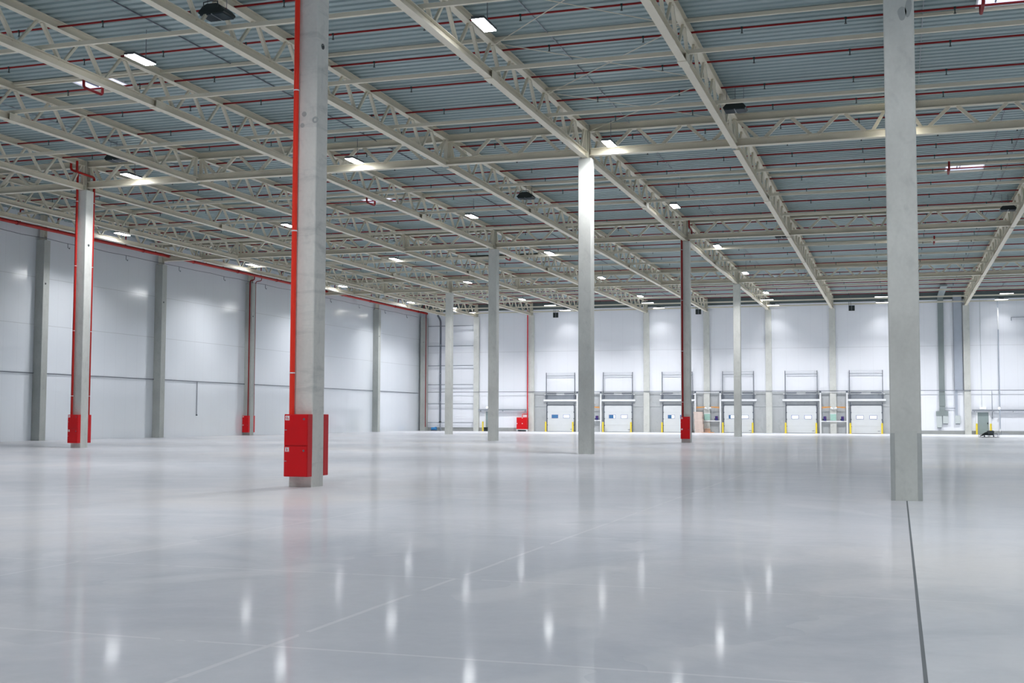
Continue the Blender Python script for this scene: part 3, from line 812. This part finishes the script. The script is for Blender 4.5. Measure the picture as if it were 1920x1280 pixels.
for x, lab in ((-29.05, 'dark blue control box on rail by second dock door'), (-17.05, 'dark blue control box on rail by fourth dock door'), (-6.77, 'dark blue control box on rail by fifth dock door'), (-5.15, 'dark blue control box on rail by sixth dock door')):
    if bx0 is None:
        bx0 = thing('control_box', lab, 'control box', (x, 71.8, 1.20), 'dark blue dock control boxes', 'thing')
        MB().box(-0.13, 0.13, -0.09, 0.09, 0.0, 0.42, 0.015).build('case', PURPLE, bx0)
        MB().box(-0.2, -0.13, -0.05, 0.05, 0.05, 0.18).build('cable_gland', BLACK, bx0)
        MB().rod((0.05, -0.1, 0.3), (0.05, -0.09, 0.3), 0.03, 10).build('push_button', STICK_RED, bx0)
    else: dup(bx0, (x, 71.8, 1.20), lab)
dl0 = {}
for x, s, lab in ((-28.75, -1, 'orange swing-arm dock light by second dock door'), (-19.0, 1, 'orange swing-arm dock light by third dock door'), (-16.75, -1, 'yellowish swing-arm dock light by fourth dock door'),
               (-7.05, 1, 'orange swing-arm dock light by fifth dock door'), (-4.85, -1, 'orange swing-arm dock light by sixth dock door')):
    if s not in dl0:
        t = dl0[s] = thing('dock_light', lab, 'lamp', (x, 71.75, 2.40), 'swing-arm dock lights')
        MB().bar((0, 0, 0.08), (s*0.85, -0.02, 0.10), 0.05, 0.09).build('arm', ORANGE, t)
        MB().bar((0, 0, -0.05), (s*0.5, -0.01, 0.06), 0.03, 0.03).build('strut', ORANGE, t)
        MB().rod((s*0.80, -0.04, 0.02), (s*1.05, -0.06, -0.04), 0.08, 12).build('lamp_cup', WHITE, t)
    else: dup(dl0[s], (x, 71.75, 2.40), lab)
for x, lab in ((-17.95, 'pale green sheet on the wall column beside the pallets'), (-6.0, 'pale green sheet on the wall column between fifth and sixth dock doors')):
    t = thing('hanging_sheet', lab, 'sheet', (x, 71.78, 1.22), 'pale green sheets on wall columns')
    MB().box(-0.28, 0.28, -0.012, 0.0, 0, 0.62).build('sheet', TEAL, t)
    MB().box(-0.29, 0.29, -0.02, 0.01, 0.62, 0.68).build('top_strip', WHITE, t)
# pallet stack and scraps
p0 = None
for k in range(12):
    lab = 'wooden pallet in the tall stack between dock doors, %s from the floor' % ORD[k+1]
    loc = (-18.61 + 0.03*math.sin(k*2.1) - 0.012*k, 71.29, 0.17*k)
    if p0 is None:
        p0 = thing('pallet', lab, 'pallet', loc, 'pallets in the stack', 'thing')
        mb = MB()
        for q in range(5): mb.box(-0.40, 0.40, -0.4+0.175*q, -0.4+0.175*q+0.10, 0.135, 0.155)
        mb.build('top_boards', WOOD, p0)
        for q in (-0.40, -0.05, 0.30): MB().box(-0.40, 0.40, q, q+0.10, 0.02, 0.135).build('stringer', WOOD, p0)
        MB().box(-0.40, 0.40, -0.4, -0.3, 0, 0.02).box(-0.40, 0.40, 0.3, 0.4, 0, 0.02).box(-0.40, 0.40, -0.05, 0.05, 0, 0.02).build('skids', WOOD, p0)
    else: dup(p0, loc, lab)
t = thing('cardboard_box', 'open tan cardboard box on the floor beside the pallet stack', 'box', (-17.85, 71.4, 0))
MB().box(-0.25, 0.25, -0.2, 0.2, 0, 0.30).build('body', TAN, t)
MB().extrude([(-0.25, -0.2, 0.30), (0.25, -0.2, 0.30), (0.25, -0.34, 0.40), (-0.25, -0.34, 0.40)], (0, 0.01, 0.01)).build('flap', TAN, t)
for i, (x, y, a, lab) in enumerate(((-18.1, 70.95, 0.2, 'short pale wooden board on the floor before the pallet stack'), (-17.45, 71.0, -0.5, 'short pale wooden board on the floor before the cardboard box'))):
    o = MB().box(-0.3, 0.3, -0.06, 0.06, 0, 0.05).build('wooden_board', ORANGE if i else TAN, loc=(x, y, 0)); o.rotation_euler = (0, 0, a)
    tag(o, lab, 'board', 'loose boards')

# ------------------------------------------------------------------ wall pipes, rails, trays
def single(name, mb, mat, lab, cat, loc=(0,0,0), group=None, smooth=False):
    return tag(mb.build(name, mat, None, smooth, loc), lab, cat, group, 'thing')
t = thing('wall_conduit', 'long thin conduit along the dock wall at four metres', 'conduit', (0, 71.78, 4.05))
MB().rod((-47.4, 0, 0), (20, 0, 0), 0.028, 8).build('pipe', GALV_DARK, t)
for k in range(11): MB().box(-45+6*k-0.02, -45+6*k+0.02, 0.0, 0.3, -0.02, 0.02).build('bracket', GALV_DARK, t)
t = thing('wall_conduit', 'long thin conduit along the side wall at four metres', 'conduit', (XL+0.05, 0, 3.95))
MB().rod((0, -20, 0), (0, 71.3, 0), 0.028, 8).build('pipe', GALV_DARK, t)
MB().rod((0, 29.1, 0), (0, 29.1, -2.4), 0.022, 8).build('drop_pipe', GALV_DARK, t)
MB().box(-0.03, 0.05, 29.05, 29.15, -2.46, -2.36).build('end_box', GALV_DARK, t)
t = thing('wall_cable', 'dark cable strung high along the side wall with hooked drops', 'cable', (XL+0.45, 0, 11.87))
ys = [4 + 2*k for k in range(34)]
MB().path([(0, y, 0.03*math.sin(y*1.7)) for y in ys], 0.02, 6).build('cable', GALV_DARK, t)
for y in (14.0, 19.8, 25.9, 31.8, 38, 44, 49.6, 55.5, 61.5, 67):
    MB().path([(0, y, 0), (0, y, -0.25), (0.02, y+0.14, -0.32), (0.02, y+0.16, -0.24)], 0.022, 6).build('hook', GALV_DARK, t)
r0_ = None
for i, z in enumerate((0.86, 2.82, 4.83, 6.82, 8.89, 11.0)):
    lab = 'grey horizontal rail on the dock wall by the corner, %s from the floor' % ORD[i+1]
    if r0_ is None:
        r0_ = thing('wall_rail', lab, 'rail', (-44.85, 71.75, z), 'horizontal wall rails in the corner bay')
        MB().box(-2.5, 2.55, -0.04, 0.04, -0.04, 0.04).build('rail', GALV, r0_)
        for dx in (-2.35, 0.0, 2.4): MB().box(dx-0.03, dx+0.03, 0.04, 0.33, -0.03, 0.03).build('standoff', GALV, r0_)
    else: dup(r0_, (-44.85, 71.75, z), lab)
t = thing('drain_pipe', 'dark grey drain pipe with top elbow before the wall rails', 'pipe', (-45.87, 71.55, 0))
MB().path([(-0.35, 0, 12.15), (0, 0, 11.6), (0, 0, 0.85)], 0.10, 14, 0.35).build('pipe', GALV_DARK, t, True)
MB().rod((0, 0, 0.85), (0, 0, 0.98), 0.13, 14).build('flange', BLACK, t, True)
MB().path([(0, 0, 0.85), (0.0, 0, 0.45), (0.12, 0, 0.1), (0.12, 0, 0.0)], 0.07, 10, 0.1).build('foot_pipe', GALV, t, True)
for z in (3.0, 6.0, 9.0): MB().rod((0, 0, z-0.05), (0, 0, z+0.05), 0.12, 14).build('clamp', GALV, t)
t = thing('blue_pump', 'small blue pump on the floor at the foot of the drain pipe', 'pump', (-46.45, 71.3, 0))
MB().rod((-0.28, 0, 0.22), (0.12, 0, 0.22), 0.15, 16).build('motor', BLUE_PUMP, t, True)
MB().rod((0.12, 0, 0.22), (0.28, 0, 0.22), 0.2, 16).build('impeller_case', BLUE_PUMP, t, True)
MB().box(-0.3, 0.3, -0.16, 0.16, 0, 0.08).build('base', GALV_DARK, t)
# personnel door by the corner bay
def personnel(name, lab, x, lit_dx):
    t = thing(name, lab, 'door', (x, YB, 0), None, 'structure')
    MB().box(-0.46, 0.46, -0.10, -0.04, 0.01, 2.02).build('leaf', DOORGREY, t)
    mb = MB().box(-0.62, -0.47, -0.12, 0, 0, 2.14).box(0.47, 0.62, -0.12, 0, 0, 2.14).box(-0.47, 0.47, -0.12, 0, 2.03, 2.14)
    mb.build('frame', WHITE, t)
    MB().box(0.34, 0.42, -0.16, -0.10, 0.95, 1.08).build('handle', BLACK, t)
    return t
personnel('door_7', 'grey-green personnel door half hidden by the grey column', -40.5, 0)
personnel('door_8', 'grey-green personnel door beside the wall column under a lit exit lamp', 7.3, 0)
t = thing('exit_lamp', 'lit white exit lamp above the grey door beside the wall column', 'lamp', (7.3, 71.9, 2.32))
MB().box(-0.26, 0.26, -0.02, 0.18, 0.0, 0.18, 0.01).build('case', WHITE, t)
MB().box(-0.24, 0.24, -0.045, -0.02, 0.01, 0.17).build('light_panel', LIT_SMALL, t)
t = thing('exit_lamp', 'small lit lamp over the personnel door behind the grey column', 'lamp', (-40.75, 71.9, 2.35))
MB().box(-0.14, 0.14, -0.02, 0.18, 0.0, 0.18, 0.01).build('case', WHITE, t)
MB().box(-0.12, 0.12, -0.045, -0.02, 0.01, 0.17).build('light_panel', LIT_SMALL, t)
single('black_bin', MB().box(-0.17, 0.17, -0.15, 0.15, 0, 0.38, 0.02).box(-0.19, 0.19, -0.17, 0.17, 0.36, 0.40), BLACK, 'small black bin on the floor before the personnel door behind the grey column', 'bin', (-40.86, 71.75, 0))
# cable trays
def tray(x0, x1, lab, z=2.12):
    t = thing('cable_tray', lab, 'cable tray', (x0, 71.85, z), 'wall cable trays')
    L = x1-x0
    MB().box(0, L, -0.12, 0.20, 0, 0.02).build('bed', GALV, t)
    MB().box(0, L, -0.13, -0.115, 0, 0.16).build('lip', GALV, t)
    n = max(2, int(L/1.5))
    for k in range(n):
        MB().box(0.2+k*(L-0.4)/(n-1)-0.02, 0.2+k*(L-0.4)/(n-1)+0.02, -0.1, 0.20, -0.06, 0).build('bracket', GALV_DARK, t)
tray(-41.7, -36.45, 'grey cable tray on the wall over the personnel door to the red riser')
tray(6.35, 20, 'grey cable tray on the wall beside the grey door with exit lamp')
# big red hose box on legs
t = thing('hose_box', 'red hose box on a white stand at the dock wall, beside dock doors', 'fire cabinet', (-36.87, 71.75, 0), None, 'thing')
MB().box(-0.57, 0.54, -0.3, 0.3, 0.22, 1.43, 0.01).build('body', RED_BOX, t)
MB().box(-0.54, 0.51, -0.32, -0.3, 0.25, 1.40, 0.006).build('door', RED_BOX, t)
for xx in (-0.5, 0.06):
    MB().box(xx-0.04, xx+0.04, -0.335, -0.32, 0.76, 0.84).build('latch', WHITE, t)
MB().box(0.02, 0.10, -0.335, -0.32, 1.33, 1.40).build('sticker', WHITE, t)
for xx in (-0.54, 0.46): MB().box(xx, xx+0.07, -0.32, 0.25, 0, 0.22).build('leg', WHITE, t)
MB().box(-0.57, 0.55, -0.33, 0.3, 0.17, 0.225).build('shelf', WHITE, t)
MB().path([(0.5, 0.0, 1.78), (-0.02, 0.0, 1.78), (-0.05, 0, 1.40)], 0.035, 8, 0.1).build('feed_pipe', RED_PIPE, t, True)
MB().box(0.08, 0.46, -0.02, 0.02, 1.50, 1.66).build('valve_block', WHITE, t)

# ------------------------------------------------------------------ electrical corner
t = thing('cable_duct', 'grey-green flat duct down the wall to the electrical boxes', 'duct', (3.78, 71.98, 0))
MB().box(-0.25, 0.25, -0.10, 0.10, 2.10, 12.85).build('upright_run', GREY_DUCT, t)
MB().box(-0.27, 0.27, -10.0, 0.10, 12.72, 12.86).build('roof_run', GREY_DUCT, t)
MB().box(-0.27, 0.27, -0.14, 0.10, 2.6, 3.6).build('lower_sleeve', GREY_DUCT, t)
MB().box(-0.54, 0.50, -0.13, 0.10, 1.70, 2.12).build('junction_hood', GREY_DUCT, t)
t = thing('ladder_duct', 'pale blue-grey duct beside the wall column near the grey door', 'duct', (5.25, 71.98, 0))
MB().box(-0.36, 0.34, -0.10, 0.10, 4.1, 12.9).build('upper_run', BLUE_DUCT, t)
MB().box(-0.40, -0.34, -0.12, 0.10, 4.1, 12.9).build('side_rail', GALV, t)
MB().box(0.34, 0.40, -0.12, 0.10, 4.1, 12.9).build('side_rail', GALV, t)
MB().box(-0.34, -0.12, -0.10, 0.10, 1.72, 4.1).build('lower_run', BLUE_DUCT, t)
MB().box(-1.3, -0.34, -0.03, 0.0, 2.36, 2.42).build('cross_link', GALV, t)
for x0, x1, z0, z1, lab in ((3.28, 3.74, 0.62, 1.70, 'tall light-grey electrical box under the duct hood'), (3.82, 4.30, 0.98, 1.70, 'short light-grey electrical box under the duct hood'), (4.88, 5.34, 0.98, 1.72, 'light-grey electrical box under the pale duct')):
    t = thing('electrical_box', lab, 'electrical box', ((x0+x1)/2, 72.08, z0), 'light grey electrical boxes', 'thing')
    w = (x1-x0)/2
    MB().box(-w, w, -0.2, 0, 0, z1-z0, 0.01).build('case', CABGREY, t)
    MB().box(-w+0.03, w-0.03, -0.215, -0.2, 0.12, z1-z0-0.03).build('door', CABGREY, t)
    MB().box(-w+0.04, w-0.04, -0.12, -0.02, -0.06, 0.0).build('cable_entry', GALV_DARK, t)
t = thing('vertical_pipe', 'white-topped grey pipe down the wall past the grey door, lamp on it', 'pipe', (8.72, 71.6, 0))
MB().rod((0, 0, 0.5), (0, 0, 12.5), 0.05, 12).build('pipe', BLUE_DUCT, t, True)
MB().rod((0, 0, 9.6), (0, 0, 11.6), 0.066, 12).build('white_sleeve', WHITE, t, True)
MB().rod((0, 0, 0.30), (0, 0, 0.52), 0.09, 12).build('foot_valve', WHITE, t, True)
MB().path([(-0.6, -0.1, 0.06), (0.0, -0.1, 0.12), (0.7, -0.1, 0.06)], 0.03, 8).build('floor_pipe', GALV, t, True)
MB().rod((0.08, -0.1, 0.0), (0.08, -0.1, 0.35), 0.02, 8).build('floor_rod', GALV_DARK, t)
t = thing('globe_lamp', 'small round lit lamp on the wall pipe past the grey door', 'lamp', (8.66, 71.42, 2.40))
MB().ball((0, 0, 0), 0.10, 14).build('globe', LIT_SMALL, t, True)
MB().rod((0, 0.0, 0), (0, 0.15, 0), 0.04, 8).build('mount', WHITE, t)
single('thin_conduit', MB().rod((0,0,2.5), (0,0,12.6), 0.015, 6), CABGREY, 'thin conduit down the wall to the exit lamp', 'conduit', (7.22, 72.06, 0), 'thin wall conduits')
t = thing('thin_conduit', 'thin conduit with a switch box beside the grey door', 'conduit', (8.1, 72.06, 0), 'thin wall conduits')
MB().rod((0,0,1.6), (0,0,4.0), 0.022, 6).build('pipe', GALV, t)
MB().box(-0.06, 0.06, -0.06, 0.04, 1.45, 1.62).build('switch_box', GALV, t)
single('thin_conduit', MB().path([(0,0,-0.3), (0,0,0), (6,0,0)], 0.025, 6), GALV_DARK, 'thin bent conduit high on the wall at the frame edge', 'conduit', (9.88, 72.0, 10.72), 'thin wall conduits')

# power trowel on the floor
t = thing('power_trowel', 'dark ride-on power trowel parked on the floor before the grey door', 'floor machine', (6.52, 53.1, 0))
for s in (-1, 1):
    mb = MB()
    for z in (0.05, 0.18): mb.ring((s*0.33, 0, z), (0,0,1), 0.42, 0.015, 28, 6)
    for k in range(8):
        a = PI*k/4; mb.rod((s*0.33+0.42*math.cos(a), 0.42*math.sin(a), 0.05), (s*0.33+0.42*math.cos(a), 0.42*math.sin(a), 0.18), 0.01, 6)
    mb.build('guard_ring', GALV_DARK, t)
    mb = MB()
    for k in range(4):
        a = PI*k/2+0.3
        d = Vector((math.cos(a), math.sin(a), 0)); n_ = Vector((-math.sin(a), math.cos(a), 0)); c0 = Vector((s*0.33, 0, 0.015))
        mb.extrude([c0+d*0.08-n_*0.05, c0+d*0.38-n_*0.07, c0+d*0.38+n_*0.07, c0+d*0.08+n_*0.05], (0, 0, 0.012))
    mb.rod((s*0.33, 0, 0.02), (s*0.33, 0, 0.2), 0.05, 10)
    mb.build('blade_rotor', GALV_DARK, t)
MB().box(-0.35, 0.35, -0.14, 0.14, 0.18, 0.26, 0.02).build('chassis', MACHINE, t)
MB().extrude([(-0.05, -0.2, 0.26), (0.32, -0.2, 0.26), (0.38, -0.2, 0.46), (0.30, -0.2, 0.54), (-0.15, -0.2, 0.52)], (0, 0.4, 0)).build('engine_cover', MACHINE, t)
MB().extrude([(-0.62, -0.16, 0.10), (-0.12, -0.16, 0.20), (-0.05, -0.16, 0.26), (-0.05, -0.16, 0.46), (-0.28, -0.16, 0.40), (-0.5, -0.16, 0.26)], (0, 0.32, 0)).build('seat', BLACK, t)
MB().path([(0.36, 0, 0.3), (0.55, 0, 0.34), (0.62, 0.1, 0.22)], 0.02, 6).build('control_lever', GALV_DARK, t)
